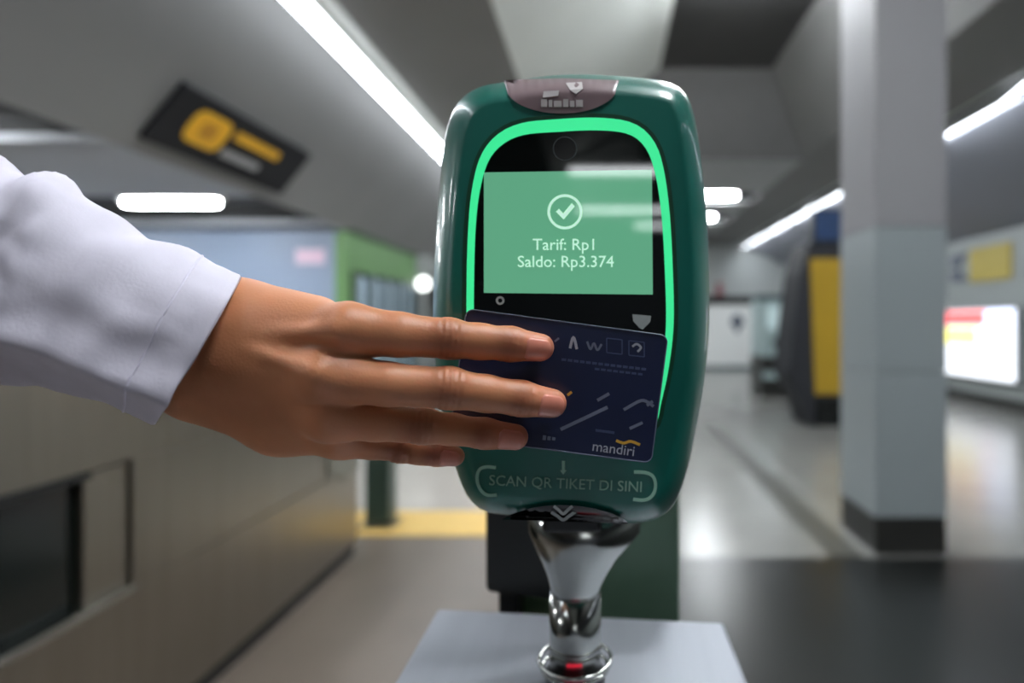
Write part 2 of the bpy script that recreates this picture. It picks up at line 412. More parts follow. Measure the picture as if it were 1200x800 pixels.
# right wall: lightbox advertisement, yellow sign and dark emblem
ad = thing('advert_lightbox', (6.1, 9.8, H - 0.87), 'glowing advertising lightbox with red, yellow and blue panels on the right wall', 'lightbox')
box('frame', 6.10, 6.2, 8.80, 10.80, H - 0.90, H + 0.27, mat('lightbox_frame', srgb(130, 134, 138), 0.4, var=0.04), ad, 0.01)
def glow(n, r, g, b, s): return mat(n, srgb(r, g, b), 0.4, emit=srgb(r, g, b), estr=s, var=0.02)
sc_ = box('screen', 6.085, 6.10, 8.86, 10.72, H - 0.86, H + 0.24, glow('ad_white', 244, 248, 255, 1.15), ad)
for nm, ya, yb, za, zb, m in (('red_panel', 9.55, 10.70, -0.02, 0.22, glow('ad_red', 236, 96, 96, 1.3)),
                              ('yellow_panel', 9.75, 10.70, -0.34, -0.06, glow('ad_yellow', 248, 240, 130, 1.5)),
                              ('blue_panel', 8.90, 9.50, -0.08, 0.22, glow('ad_blue', 205, 214, 255, 1.6)),
                              ('pink_panel', 9.30, 9.62, -0.62, -0.38, glow('ad_pink', 240, 214, 220, 1.5))):
    box(nm, 6.078, 6.085, ya, yb, H + za, H + zb, m, sc_)
ys = thing('wall_sign', (6.18, 9.5, H + 0.7), 'yellow square sign on the right wall above the lightbox', 'sign')
box('board', 6.16, 6.2, 9.06, 10.08, H + 0.70, H + 1.26, mat('wall_sign_yellow', srgb(186, 168, 84), 0.5, var=0.08, vscale=3), ys, 0.01)
em = thing('wall_emblem', (6.18, 10.4, H + 0.75), 'dark grey emblem on the wall left of the yellow sign', 'sign')
M_em = mat('emblem_grey', srgb(98, 104, 116), 0.5, var=0.05)
prism('upper_mark', [(6.2, 10.16, H + 1.22), (6.2, 10.66, H + 1.22), (6.2, 10.66, H + 1.0), (6.2, 10.42, H + 0.98)], (-0.02, 0, 0), M_em, em)
prism('lower_mark', [(6.2, 10.42, H + 0.96), (6.2, 10.66, H + 0.94), (6.2, 10.66, H + 0.74), (6.2, 10.14, H + 0.74)], (-0.02, 0, 0), M_em, em)

# black and yellow machine standing behind the column
YM = 7.6
mc = thing('vending_machine', (2.75, 7.8, 0), 'black leaning machine with a tall yellow front panel, half behind the column', 'machine')
bp = [(948, 284), (1030, 284), (1030, 500), (950, 500), (942, 478), (925, 440), (930, 380), (938, 320)]
prism('cabinet', [P(x, y, YM) for x, y in bp], (0, 0.7, 0), mat('machine_black', srgb(30, 32, 38), 0.65, var=0.08, vscale=3), mc, 0.012)
yp = [(950, 303), (1024, 303), (1024, 462), (956, 462)]
prism('front_panel', [P(x, y, YM - 0.02) for x, y in yp], (0, 0.03, 0), mat('machine_yellow', srgb(166, 134, 36), 0.4, var=0.06, vscale=2), mc, 0.006)
box('kick_plate', P(956, 0, YM).x, P(1024, 0, YM).x, YM - 0.03, YM, 0.04, 0.36, M_blackg, mc, 0.005)
mn = thing('overhead_monitor', (2.9, 7.9, H + 1.05), 'small dark blue monitor above the black and yellow machine', 'monitor')
box('case', P(953, 0, 7.8).x, P(998, 0, 7.8).x, 7.82, 7.95, P(0, 284, 7.8).z, P(0, 244, 7.8).z, M_black, mn, 0.01)
box('screen', P(956, 0, 7.8).x, P(994, 0, 7.8).x, 7.80, 7.82, P(0, 281, 7.8).z, P(0, 247, 7.8).z,
    mat('monitor_blue', srgb(30, 44, 70), 0.3, emit=srgb(40, 62, 96), estr=0.4, var=0.3, vscale=4), mn)
# pale ticket machine beyond
tm = thing('ticket_machine', (3.1, 11.0, 0), 'pale teal ticket machine on a dark base, left of the black machine', 'machine')
YT = 10.7
M_tt = mat('ticket_teal', srgb(170, 190, 190), 0.4, var=0.08, vscale=3)
xa, xb = P(892, 0, YT).x, P(940, 0, YT).x
box('base', xa, xb, YT, YT + .8, 0, P(0, 418, YT).z, M_skirt, tm, 0.01)
box('tray', xa + .02, xb, YT - .05, YT, P(0, 444, YT).z, P(0, 435, YT).z, M_tt, tm, 0.01)
box('body', xa + .02, xb, YT + .02, YT + .8, P(0, 418, YT).z, P(0, 350, YT).z, M_tt, tm, 0.02)
box('display', xa + .1, xb - .12, YT - .005, YT + .02, P(0, 385, YT).z, P(0, 358, YT).z, mat('ticket_display', srgb(196, 214, 216), 0.2, emit=srgb(190, 214, 216), estr=0.25, var=0.1, vscale=5), tm)
box('slot', xa + .22, xb - .1, YT - .005, YT + .02, P(0, 406, YT).z, P(0, 397, YT).z, M_black, tm)
box('top_rail', xa - .1, xb, YT - .02, YT + .2, P(0, 352, YT).z, P(0, 345, YT).z, M_kf, tm, 0.01)
# counter at the end of the hall
cn = thing('service_counter', (3.8, 17.6, 0), 'white service counter with a dark emblem at the far end of the hall', 'counter')
YK = 17.4
box('body', P(800, 0, YK).x, P(889, 0, YK).x, YK, YK + .7, 0, P(0, 357, YK).z, M_white, cn, 0.02)
box('skirting', P(800, 0, YK).x, P(889, 0, YK).x, YK - .02, YK, 0, P(0, 428, YK).z, M_kf, cn)
box('top_board', P(800, 0, YK).x, P(884, 0, YK).x, YK - .05, YK + .7, P(0, 356, YK).z, P(0, 347, YK).z, M_slot, cn, 0.02)
em_pts = [P(864 + 8 * math.cos(a) * (1 if math.sin(a) > -.3 else .5), 379 - 11 * math.sin(a), YK - .01) for a in np.linspace(0, 2 * math.pi, 16, endpoint=False)]
prism('emblem', em_pts, (0, .02, 0), mat('counter_emblem', srgb(84, 92, 108), 0.5, var=0.1), cn)
rb = thing('red_ornament', (3.4, 17.5, P(0, 347, YK).z), 'tiny dull red ornament standing on the far white counter', 'ornament')
lathe('body', [(0.12, P(0, 347, YK).z), (0.14, P(0, 342, YK).z), (0.08, P(0, 337, YK).z), (0.11, P(0, 333, YK).z), (0.04, P(0, 330, YK).z)], P(843, 0, 17.5).x, 17.5, mat('dull_red', srgb(150, 92, 96), 0.5, var=0.05), rb, 16)

# left fare gate cabinet in brushed steel
fg = thing('fare_gate', (-1.6, 1.8, 0), 'long brushed steel fare gate cabinet with a dark window along the left', 'fare gate')
XG, XB, ZG = -1.40, -1.78, 1.235
YF = 3.40
box('lower_panel', XB, XG, 0.05, YF, 0.07, 0.515, M_steel, fg, 0.004)
box('upper_panel', XB, XG, 0.05, YF, 0.90, ZG, M_steel, fg, 0.004)
box('end_panel', XB, XG, 1.775, YF, 0.517, 0.898, M_steel, fg, 0.003)
box('window_frame', XB, XG - 0.012, 1.62, 1.772, 0.53, 0.893, M_steel, fg, 0.003)
box('window', XB, XG - 0.035, 0.05, 1.66, 0.52, 0.895, mat('gate_window', srgb(16, 22, 20), 0.15, var=0.1), fg)
box('window_seal', XB, XG + 0.004, 0.05, 1.63, 0.880, 0.900, M_black, fg, 0.002)
box('lip', XG - 0.03, XG + 0.012, 0.05, 1.775, 0.508, 0.532, M_chrome, fg, 0.004)
box('skirting', XB + .02, XG - .015, 0.05, YF - .02, 0, 0.07, M_black, fg)
fl = [P(378, 534, 3.02), P(428, 534, 3.40), P(424, 548, 3.38), P(402, 562, 3.2), P(378, 556, 3.02)]
fl = [Vector((XG, p.y, p.z)) for p in fl]
prism('flap_slot', fl, (0.012, 0, 0), mat('flap_grey', srgb(120, 118, 108), 0.5, var=0.05), fg)
pp = thing('gate_post', (-1.45, 3.86, 0), 'dark green upright post past the end of the steel gate, below the fingers', 'post')
box('shaft', P(427, 0, 3.8).x, P(456, 0, 3.8).x, 3.8, 3.95, 0.02, 1.0, mat('post_green', srgb(52, 70, 62), 0.35, var=0.1), pp, 0.008)
box('foot', P(421, 0, 3.8).x, P(460, 0, 3.8).x, 3.77, 3.98, 0, 0.02, M_steel, pp, 0.004)

# ------------------------------------------------------------------ near gate carrying the reader
ng = thing('gate_pedestal', (-0.02, 0.1, 0), 'steel topped fare gate pedestal under the green reader', 'fare gate')
ztop = H - 0.2
prism('top_plate', [(-0.1176, -0.35, ztop), (-0.1176, 0.4217, ztop), (0.0806, 0.402, ztop), (0.0842, -0.35, ztop)], (0, 0, -0.05), M_steel2, ng, 0.003)
box('body', -0.112, 0.078, -0.34, 0.415, 0.06, H - 0.25, M_steel, ng, 0.004)
box('plinth', -0.10, 0.066, -0.33, 0.40, 0, 0.06, M_black, ng)

# housing of the opposite reader behind
hs = thing('reader_housing', (-0.02, 0.46, 0), 'black and dark green housing standing behind and below the reader', 'housing')
M_hg = mat('housing_green', srgb(74, 98, 82), 0.3, var=0.12, vscale=14)
box('post', -0.10, 0.066, .435, .56, 0, H - .275, M_steel, hs, 0.004)
prism('black_box', [P(x, y, .44) for x, y in ((569, 560), (668, 560), (668, 706), (640, 703), (572, 694), (569, 688))], (0, .05, 0), M_black, hs, 0.002)
box('green_shell', P(664, 0, .45).x, P(797, 0, .45).x, .45, .52, H - .275, P(0, 560, .45).z, M_hg, hs, 0.004)
prism('foot', [P(x, y, .445) for x, y in ((584, 690), (608, 690), (606, 804), (586, 804))], (0, .03, 0), M_black, hs, 0.001)
box('green_base', P(600, 0, .47).x, P(664, 0, .47).x, .475, .52, H - .275, P(0, 694, .47).z, mat('housing_light_green', srgb(110, 140, 104), 0.4, var=0.05), hs)

# ------------------------------------------------------------------ ticket reader
rd = thing('ticket_reader', (-0.016, 0.335, ztop), 'green ticket reader with glowing green rim and payment screen', 'ticket reader')
M_rg = mat('reader_green', srgb(16, 102, 90), 0.34, var=0.04, vscale=20, coat=0.4)
sil = [(600, 95), (562, 102), (537, 120), (524, 150), (517, 200), (512, 260), (508, 330), (508, 390), (513, 450), (523, 508), (538, 560),
       (554, 589), (580, 602), (650, 607), (735, 613), (768, 608), (790, 590), (804, 555), (816, 500), (826, 440), (831, 380), (831, 320),
       (828, 250), (822, 190), (815, 142), (805, 112), (785, 97), (740, 90), (680, 87), (640, 89)]
S = catmull(sil, 128)
cen = np.array([668.0, 350.0])
def inset(pts, d):
    n = len(pts); t = np.roll(pts, -1, 0) - np.roll(pts, 1, 0); t /= np.linalg.norm(t, axis=1)[:, None] + 1e-9
    nn = np.stack([-t[:, 1], t[:, 0]], 1)
    if np.mean(np.sum(nn * (cen - pts), 1)) < 0: nn = -nn
    return pts + nn * d
rings = []
YR = 0.264
for k in range(9):
    a = k / 8 * math.pi / 2
    rings.append([P(x, y, YR + 0.022 * (1 - math.cos(a))) for x, y in inset(S, 24 * (1 - math.sin(a)))])
for d, y in ((2, .292), (14, .300), (30, .305)):
    rings.append([P(px, py, y) for px, py in inset(S, d)])
loft('body', rings, M_rg, rd)

def band(name, out, inn, y, th, m, parent, closed=True):
    n = len(out); V = []
    for yy in (y, y + th):
        V += [P(a, b, y) + Vector((0, yy - y, 0)) for a, b in out] + [P(a, b, y) + Vector((0, yy - y, 0)) for a, b in inn]
    Fc = []
    for j in range(n if closed else n - 1):
        k = (j + 1) % n
        Fc += [(j, k, n + k, n + j), (2 * n + j, 3 * n + j, 3 * n + k, 2 * n + k), (j, 2 * n + j, 2 * n + k, k), (n + j, n + k, 3 * n + k, 3 * n + j)]
    return mobj(name, V, Fc, m, parent)
ring_c = [(551, 330), (553, 265), (558, 220), (568, 185), (586, 163), (612, 151), (650, 147), (700, 145), (738, 150), (760, 167), (772, 197),
          (780, 250), (784, 320), (785, 380), (780, 430), (772, 470), (764, 498), (735, 508), (660, 508), (590, 506), (562, 480), (552, 400)]
wid = [4.2, 4.2, 4.6, 5.2, 6.2, 6.8, 7.2, 7.2, 6.8, 6.2, 5.4, 4.8, 4.6, 4.4, 3.8, 3.2, 3, 3, 3, 3, 3, 4]
RC = catmull([(*c, v) for c, v in zip(ring_c, wid)], 120)
ro, ri = inset(RC[:, :2], 0), inset(RC[:, :2], 0)
ro = np.array([inset(RC[:, :2], -v)[i] for i, v in enumerate(RC[:, 2])]); ri = np.array([inset(RC[:, :2], v)[i] for i, v in enumerate(RC[:, 2])])
rdark = np.array([inset(RC[:, :2], -v - 5)[i] for i, v in enumerate(RC[:, 2])])
M_groove = mat('reader_groove', srgb(6, 62, 44), 0.4, var=0.05)
band('groove', rdark, ro, YR - 0.0004, 0.001, M_groove, rd)
M_ring = mat('green_light_ring', srgb(60, 200, 130), 0.3, emit=srgb(56, 226, 146), estr=0.64, var=0.02)
band('light_ring', ro, ri, YR - 0.0012, 0.0018, M_ring, rd)
prism('glass', [P(a, b, YR - 0.0006) for a, b in ri], (0, 0.001, 0), mat('reader_glass', srgb(12, 16, 16), 0.035, spec=0.75, var=0.02), rd)
YS = YR - 0.0008
scr = prism('screen', [P(x, y, YS) for x, y in ((567, 202), (764, 199), (765, 345), (567, 343))], (0, 0.0004, 0),
            mat('screen_green', srgb(40, 100, 70), 0.04, spec=0.75, emit=srgb(98, 166, 132), estr=0.66, var=0.02), rd)
M_sp = mat('screen_text', srgb(170, 225, 195), 0.3, emit=srgb(200, 242, 220), estr=0.56, var=0.01)
YX = YS - 0.0003
circ = lambda cx, cy, r, n=40: [(cx + r * math.cos(2 * math.pi * i / n), cy + r * math.sin(2 * math.pi * i / n)) for i in range(n)]
band('tick_circle', circ(662, 248, 20.5), circ(662, 248, 17.5), YX, 0.0003, M_sp, scr)
tk = [(651.5, 248), (655, 244.5), (660, 250), (670, 238), (673.5, 241.5), (660.5, 257)]
prism('tick', [P(x, y, YX) for x, y in tk], (0, 0.0003, 0), M_sp, scr)
px = YX / F
text('screen_text', 'Tarif: Rp1', 19 * px, M_sp, scr, at_face(P(662, 287, YX)))
text('screen_text', 'Saldo: Rp3.374', 19 * px, M_sp, scr, at_face(P(663, 307, YX)))
# camera window, icons on the glass
YG = YR - 0.0009
lens = prism('camera_lens', [P(a, b, YG) for a, b in circ(662, 174, 13)], (0, 0.0004, 0), mat('lens_black', srgb(10, 10, 13), 0.05, spec=0.5, var=0.02), rd)
band('lens_rim', circ(662, 174, 14.2), circ(662, 174, 13), YG, 0.0004, mat('lens_rim', srgb(66, 74, 76), 0.3, var=0.02), lens)
M_ip = mat('icon_grey', srgb(180, 186, 186), 0.5, var=0.02)
band('card_icon', circ(586, 352, 5), circ(586, 352, 2.6), YG, 0.0003, M_ip, rd)
prism('arrow_icon', [P(x, y, YG) for x, y in ((741, 368), (763, 370), (762, 377), (753, 386), (749, 384), (742, 376))], (0, 0.0003, 0), M_ip, rd)
# badge at the top, wrapping over the rounded edge
def on_shell(px_, py_, lift_=0.0006):
    """Depth of the rounded front shell at a photo position."""
    d = np.linalg.norm(S - np.array([px_, py_]), axis=1).min()
    s = max(0.0, min(1.0, 1 - d / 24.0)); a = math.asin(s)
    return YR + 0.022 * (1 - math.cos(a)) - lift_
bd = []
M_bad = mat('badge_mauve', srgb(132, 112, 116), 0.35, var=0.06, vscale=40, coat=0.3)
nu, nv = 33, 12
V = []; Fc = []
for j in range(nv):
    for i in range(nu):
        u = -1 + 2 * i / (nu - 1); v = j / (nv - 1)
        x = 658 + 67 * u * (1 - 0.0 * v)
        top = 91.5 + 2.2 * abs(u); bot = 96 + 37 * math.sqrt(max(0, 1 - u * u)) ** 0.9
        y = top + (max(bot, top + .5) - top) * v
        V.append(P(x, y, on_shell(x, y)))
for j in range(nv - 1):
    for i in range(nu - 1): Fc.append((j * nu + i, j * nu + i + 1, (j + 1) * nu + i + 1, (j + 1) * nu + i))
bdg = mobj('badge', V, Fc, M_bad, rd, True)
M_bm = mat('badge_mark', srgb(196, 190, 190), 0.4, var=0.03)
for pts in ([(663, 97), (682, 96), (683, 104), (675, 110), (668, 105)], [(637, 107), (655, 106), (654, 112), (636, 114)]):
    prism('badge_mark', [P(x, y, on_shell(x, y, .0012)) for x, y in pts], (0, 0.0006, 0), M_bm, bdg)
xx = 634
for wd_, h in ((7, 9), (4, 8), (9, 7), (6, 9), (5, 7), (8, 8)):
    prism('badge_mark', [P(x, y, on_shell(x, y, .0010)) for x, y in ((xx, 125 - h), (xx + wd_, 125 - h), (xx + wd_, 125), (xx, 125))], (0, 0.0005, 0), M_bm, bdg)
    xx += wd_ + 2
# lower lettering: brackets, SCAN QR TIKET DI SINI, small arrow, chevrons, black arch
M_pg = mat('pale_green_print', srgb(150, 196, 176), 0.5, var=0.02)
YL = YR - 0.0004
def stroke(name, pts, wpx, y, m, parent, closed=False):
    pts = np.array(catmull(pts, max(8, 6 * len(pts)), False))
    t = np.gradient(pts, axis=0); t /= np.linalg.norm(t, axis=1)[:, None]
    n = np.stack([-t[:, 1], t[:, 0]], 1) * wpx / 2
    return band(name, pts + n, pts - n, y, 0.0004, m, parent, False)
stroke('bracket_mark', [(581, 548), (570, 547), (562, 550), (559, 558), (560, 567), (564, 575), (571, 580), (582, 580)], 3.6, YL, M_pg, rd)
stroke('bracket_mark', [(743, 553), (757, 554), (765, 558), (768, 566), (767, 576), (762, 583), (754, 586), (742, 585)], 3.6, YL, M_pg, rd)
px = YL / F
M_pg2 = mat('dim_green_print', srgb(140, 186, 166), 0.5, var=0.02)
text('lettering', 'SCAN QR TIKET DI SINI', 17.2 * px, M_pg2, rd, at_face(P(663, 567, YL), math.radians(-2.6)))
prism('arrow_mark', [P(x, y, YL) for x, y in ((658.5, 540), (662, 540), (662, 551), (664, 551), (660, 556), (656.5, 551), (658.5, 551))], (0, 0.0004, 0), M_pg, rd)
arch = [(594, 604)] + [(662 - 74 * math.cos(a) , 610 - 21 * math.sin(a)) for a in np.linspace(0.28, math.pi - 0.12, 24)]
arch = [(588 + 148 * i / 24, 609 - 19 * math.sin(math.pi * i / 24) ** 0.7 + 3 * i / 24) for i in range(25)]
lowb = [(736 - 148 * i / 24, 614 - 5 * i / 24) for i in range(25)]
V = []; nn = len(arch)
rows = 8
for j in range(rows):
    for i in range(nn):
        a0, a1 = arch[i], (arch[i][0], 612.5 - 5 * (1 - i / 24) + 1)
        x = a0[0]; y = a0[1] + (max(a1[1], a0[1] + .3) - a0[1]) * j / (rows - 1)
        V.append(P(x, y, on_shell(x, y, .0034)))
Fc = [(j * nn + i, j * nn + i + 1, (j + 1) * nn + i + 1, (j + 1) * nn + i) for j in range(rows - 1) for i in range(nn - 1)]
mobj('scan_window', V, Fc, M_blackg, rd, True)
for y0 in (593, 600):
    s = 1.0 if y0 > 595 else 0.78
    yc = on_shell(660, y0 + 3, .0052)
    stroke('chevron', [(660 - 14 * s, y0), (660 - 7 * s, y0 + 4.5), (660, y0 + 9), (660 + 7 * s, y0 + 4.5), (660 + 14 * s, y0)], 3.4, yc, M_ip, rd)
# chrome support: funnel, pole, collar rings, base with red lamp
YP = 0.335
zz = lambda y: P(0, y, YP).z
xp = P(674, 0, YP).x
rr = lambda p: p * YP / F
rings = []
for y, xl, xr, dr in ((580, 618, 752, .012), (622, 620, 750, .019), (632, 624, 742, .019), (650, 632, 726, .018), (668, 640, 714, .016), (682, 644, 706, .0155), (692, 645, 704, .015)):
    c_, r_ = (xl + xr) / 2, (xr - xl) / 2
    rings.append([(P(c_ + r_ * math.cos(2 * math.pi * k / 40), 0, YP).x, YP + dr * math.sin(2 * math.pi * k / 40), zz(y)) for k in range(40)])
loft('funnel', rings, M_chrome, rd)
lathe('pole', [(rr(30), zz(690)), (rr(30), ztop + .004)], xp, YP, M_chrome, rd)
tor = lambda y, r: [(xp + r * math.cos(2 * math.pi * k / 40), YP + r * math.sin(2 * math.pi * k / 40), zz(y)) for k in range(40)]
tube('collar_ring', tor(771, rr(42)), 0.0012, M_chrome, rd, 8, True)
tube('collar_ring', tor(780, rr(38)), 0.0012, M_chrome, rd, 8, True)
lathe('base', [(rr(35), ztop + .0005), (rr(35), zz(786)), (rr(31), zz(783))], xp, YP, M_black, rd)
M_red = mat('red_lamp', srgb(220, 40, 60), 0.3, emit=srgb(255, 50, 76), estr=1.6, var=0.02)
rl = [(xp + rr(36) * math.sin(a), YP - rr(36) * math.cos(a)) for a in np.linspace(-0.45, 0.45, 10)]
V = [(x, y, zz(785)) for x, y in rl] + [(x, y, zz(796)) for x, y in rl]
V += [(x, y + .002, zz(785)) for x, y in rl] + [(x, y + .002, zz(796)) for x, y in rl]
Fc = []
for i in range(9): Fc += [(i, i + 1, 11 + i, 10 + i), (20 + i, 30 + i, 31 + i, 21 + i), (i, 20 + i, 21 + i, i + 1), (10 + i, 11 + i, 31 + i, 30 + i)]
Fc += [(0, 10, 30, 20), (9, 29, 39, 19)]
mobj('indicator_lamp', V, Fc, M_red, rd)
box('back_bracket', P(640, 0, .32).x, P(705, 0, .32).x, .298, YP, zz(598), zz(540), M_black, rd, 0.002)

# ------------------------------------------------------------------ the card
YC = 0.2515
cd = thing('payment_card', P(655, 452, YC), 'navy blue payment card held against the reader under the fingers', 'card')
cc = P(655, 452, YC)
rollc = math.radians(7.6)
eu = Vector((math.cos(rollc), 0.012, -math.sin(rollc))).normalized()
evv = Vector((math.sin(rollc), 0.02, math.cos(rollc))); evv = (evv - eu * evv.dot(eu)).normalized()
en = eu.cross(evv).normalized()                      # towards the camera (-Y)
if en.y > 0: en = -en
W2, H2, R = 0.0428, 0.027, 0.0032
cpts = []
for sx, sy, a0 in ((1, 1, 0), (-1, 1, 90), (-1, -1, 180), (1, -1, 270)):
    for k in range(7):
        a = math.radians(a0 + 15 * k)
        cpts.append(cc + eu * (sx * (W2 - R) + R * math.cos(a)) + evv * (sy * (H2 - R) + R * math.sin(a)))
M_card = mat('card_navy', srgb(27, 35, 66), 0.3, var=0.06, vscale=60, coat=0.2)
crd = prism('card_body', cpts, en * -0.0008, M_card, cd, 0.0)
edge = [p + en * 0.0001 for p in cpts]
tube('card_edge', edge, 0.00028, mat('card_edge', srgb(98, 108, 132), 0.4, var=0.02), cd, 6, True)
def cp(px_, py_, lift_=0.00012):
    """Photo position projected on the plane of the card."""
    d = P(px_, py_, 1.0) - Vector((0, 0, H))
    t = (cc - Vector((0, 0, H))).dot(en) / d.dot(en)
    return Vector((0, 0, H)) + d * t + en * lift_
def cstroke(name, pts, wpx, m):
    pts = np.array(pts, float)
    if len(pts) > 2: pts = np.array(catmull(pts, 8 * len(pts), False))
    t = np.gradient(pts, axis=0); t /= np.linalg.norm(t, axis=1)[:, None]
    n = np.stack([-t[:, 1], t[:, 0]], 1) * wpx / 2
    k = len(pts); V = [cp(*q) for q in pts + n] + [cp(*q) for q in pts - n]
    V2 = [v - en * 0.0001 for v in V]
    Fc = []
    for i in range(k - 1):
        Fc += [(i, i + 1, k + i + 1, k + i), (2 * k + i, 3 * k + i, 3 * k + i + 1, 2 * k + i + 1), (i, 2 * k + i, 2 * k + i + 1, i + 1), (k + i, k + i + 1, 3 * k + i + 1, 3 * k + i)]
    Fc += [(0, k, 3 * k, 2 * k), (k - 1, 3 * k - 1, 4 * k - 1, 2 * k - 1)]
    return mobj(name, V + V2, Fc, m, cd)
M_cg = mat('card_grey_print', srgb(112, 118, 138), 0.4, var=0.05)
M_cw = mat('card_white_print', srgb(172, 174, 186), 0.4, var=0.03)
M_cb = mat('card_dim_print', srgb(70, 80, 114), 0.4, var=0.03)
M_cy = mat('card_yellow_print', srgb(208, 160, 60), 0.4, var=0.05)
M_band = mat('card_band', srgb(44, 50, 84), 0.35, var=0.05)
for q in (((663, 458), (669, 464)),): cstroke('yellow_dot', [(665, 463), (670, 459)], 3, M_cy)
# row of pale pictograms along the top
cstroke('pictogram', [(668, 408), (672, 395), (676, 409)], 3.2, M_cw)
cstroke('pictogram', [(688, 400), (692, 409), (696, 402), (700, 410), (705, 403)], 2.6, M_cg)
for x, y in ((720, 405), (746, 408)):
    cstroke('pictogram_frame', [(x - 9, y - 9), (x + 9, y - 7)], 1.4, M_cb); cstroke('pictogram_frame', [(x - 9, y + 8), (x + 9, y + 10)], 1.4, M_cb)
    cstroke('pictogram_frame', [(x - 9, y - 9), (x - 9, y + 8)], 1.4, M_cb); cstroke('pictogram_frame', [(x + 9, y - 7), (x + 9, y + 10)], 1.4, M_cb)
cstroke('pictogram', [(741, 406), (746, 403), (751, 407), (747, 412)], 2.6, M_cw)
cstroke('pictogram', [(650, 400), (655, 396)], 2.4, M_cg)
for i in range(14): cstroke('fine_print', [(658 + 7.2 * i, 421 + .85 * i), (663.5 + 7.2 * i, 421.6 + .85 * i)], 3.0, M_cb)
for i in range(8): cstroke('fine_print', [(697 + 7.2 * i, 432 + .85 * i), (702.5 + 7.2 * i, 432.6 + .85 * i)], 2.6, M_cb)
# slanting city-line strokes
cstroke('line_stroke', [(657, 503), (712, 477)], 4.0, M_cg)
cstroke('line_stroke', [(700, 469), (714, 461)], 3.6, M_cg)
cstroke('line_stroke', [(731, 480), (749, 470), (757, 470), (766, 476)], 3.6, M_cg)
cstroke('line_stroke', [(758, 475), (765, 470)], 3.6, M_cg)
cstroke('line_stroke', [(738, 502), (753, 495)], 3.4, M_cg)
cstroke('line_stroke', [(698, 504), (720, 507)], 3.0, M_cb)
for i in range(3): cstroke('small_print', [(636 + 5.5 * i, 512.5 + .6 * i), (639.8 + 5.5 * i, 513 + .6 * i)], 5.5 - i, M_cg)
cmw = Matrix(((eu.x, evv.x, en.x, 0), (eu.y, evv.y, en.y, 0), (eu.z, evv.z, en.z, 0), (0, 0, 0, 1)))
text('logo_lettering', 'mandiri', 0.0060, M_cw, cd, Matrix.Translation(cp(719, 526)) @ cmw, ext=0.00005)
cstroke('logo_ribbon', [(722, 516), (731, 519), (739, 517), (750, 521)], 3.2, M_cy)

# ------------------------------------------------------------------ the person's hand (one continuous surface) and sleeve
pe = thing('person', P(240, 405, 0.235), 'person in a white long sleeve tapping a navy card with a flat hand', 'person')
def mm(px_, py_, y): return np.array(P(px_, py_, y / 1000.0)) * 1000.0
STEP = 0.85
lo = np.array([-205.0, 196.0, 1300 - 78.0]); hi = np.array([-6.0, 290.0, 1300 + 40.0])
nx, ny, nz = (np.ceil((hi - lo) / STEP)).astype(int) + 1
gx = (lo[0] + STEP * np.arange(nx)).astype(np.float32)[:, None, None]
gy = (lo[1] + STEP * np.arange(ny)).astype(np.float32)[None, :, None]
gz = (lo[2] + STEP * np.arange(nz)).astype(np.float32)[None, None, :]
def cone(a, b, ra, rb):
    """Distance to a tapered capsule."""
    ba = b - a; l2 = float(ba @ ba)
    X, Yv, Z = gx - np.float32(a[0]), gy - np.float32(a[1]), gz - np.float32(a[2])
    t = (X * np.float32(ba[0]) + Yv * np.float32(ba[1]) + Z * np.float32(ba[2])) / np.float32(l2)
    t = np.clip(t, 0, 1)
    d = np.sqrt((X - t * np.float32(ba[0])) ** 2 + (Yv - t * np.float32(ba[1])) ** 2 + (Z - t * np.float32(ba[2])) ** 2)
    return d - (ra + (rb - ra) * t).astype(np.float32)
def ball(c, r): return np.sqrt((gx - np.float32(c[0])) ** 2 + (gy - np.float32(c[1])) ** 2 + (gz - np.float32(c[2])) ** 2) - np.float32(r)
def smin(a, b, k):
    h = np.clip(0.5 + 0.5 * (b - a) / k, 0, 1)
    return b + (a - b) * h - k * h * (1 - h)
# joints: photo x, y, depth in mm, radius in mm
FING = {
    'index':  [(410, 387, 223, 10.2), (468, 392, 226, 8.2), (526, 397, 232, 7.7), (562, 400, 236.5, 6.9), (598, 403, 240.5, 6.9), (633, 407, 244.5, 5.7)],
    'middle': [(380, 441, 219, 10.2), (455, 450, 222, 7.9), (526, 455, 228, 7.9), (570, 461, 233.5, 7.0), (611, 467, 238.5, 7.0), (647, 472.5, 243.5, 5.9)],
    'ring':   [(388, 487, 225, 9.4), (440, 494, 230, 7.2), (494, 499, 236, 7.0), (530, 503, 240, 6.1), (568, 508, 243.5, 6.1), (604, 512, 246.5, 5.3)],
    'pinky':  [(398, 512, 236, 8.0), (435, 520, 241, 5.8), (470, 526, 245.5, 5.5), (492, 529.5, 248, 4.9), (512, 532, 249.5, 4.9), (533, 534.5, 250.5, 4.1)],
}
# palm and wrist
palm = None
for a, b, ra, rb in (
        ((252, 382, 237), (405, 391, 226), 18.0, 11.0), ((236, 424, 237), (388, 482, 228), 18.0, 10.5),
        ((245, 405, 235), (380, 441, 222), 17.0, 10.0), ((285, 374, 240), (372, 380, 240), 14.2, 10.5),
        ((248, 448, 240), (332, 490, 238), 16.5, 13.0), ((332, 490, 238), (400, 510, 239), 13.0, 8.6),
        ((300, 400, 244), (390, 440, 242), 13.0, 10.0), ((252, 384, 237), (165, 350, 234), 17.5, 16.0),
        ((236, 424, 237), (150, 390, 234), 18.0, 17.0)):
    c = cone(mm(*a), mm(*b), ra, rb)
    palm = c if palm is None else smin(palm, c, 9.0)
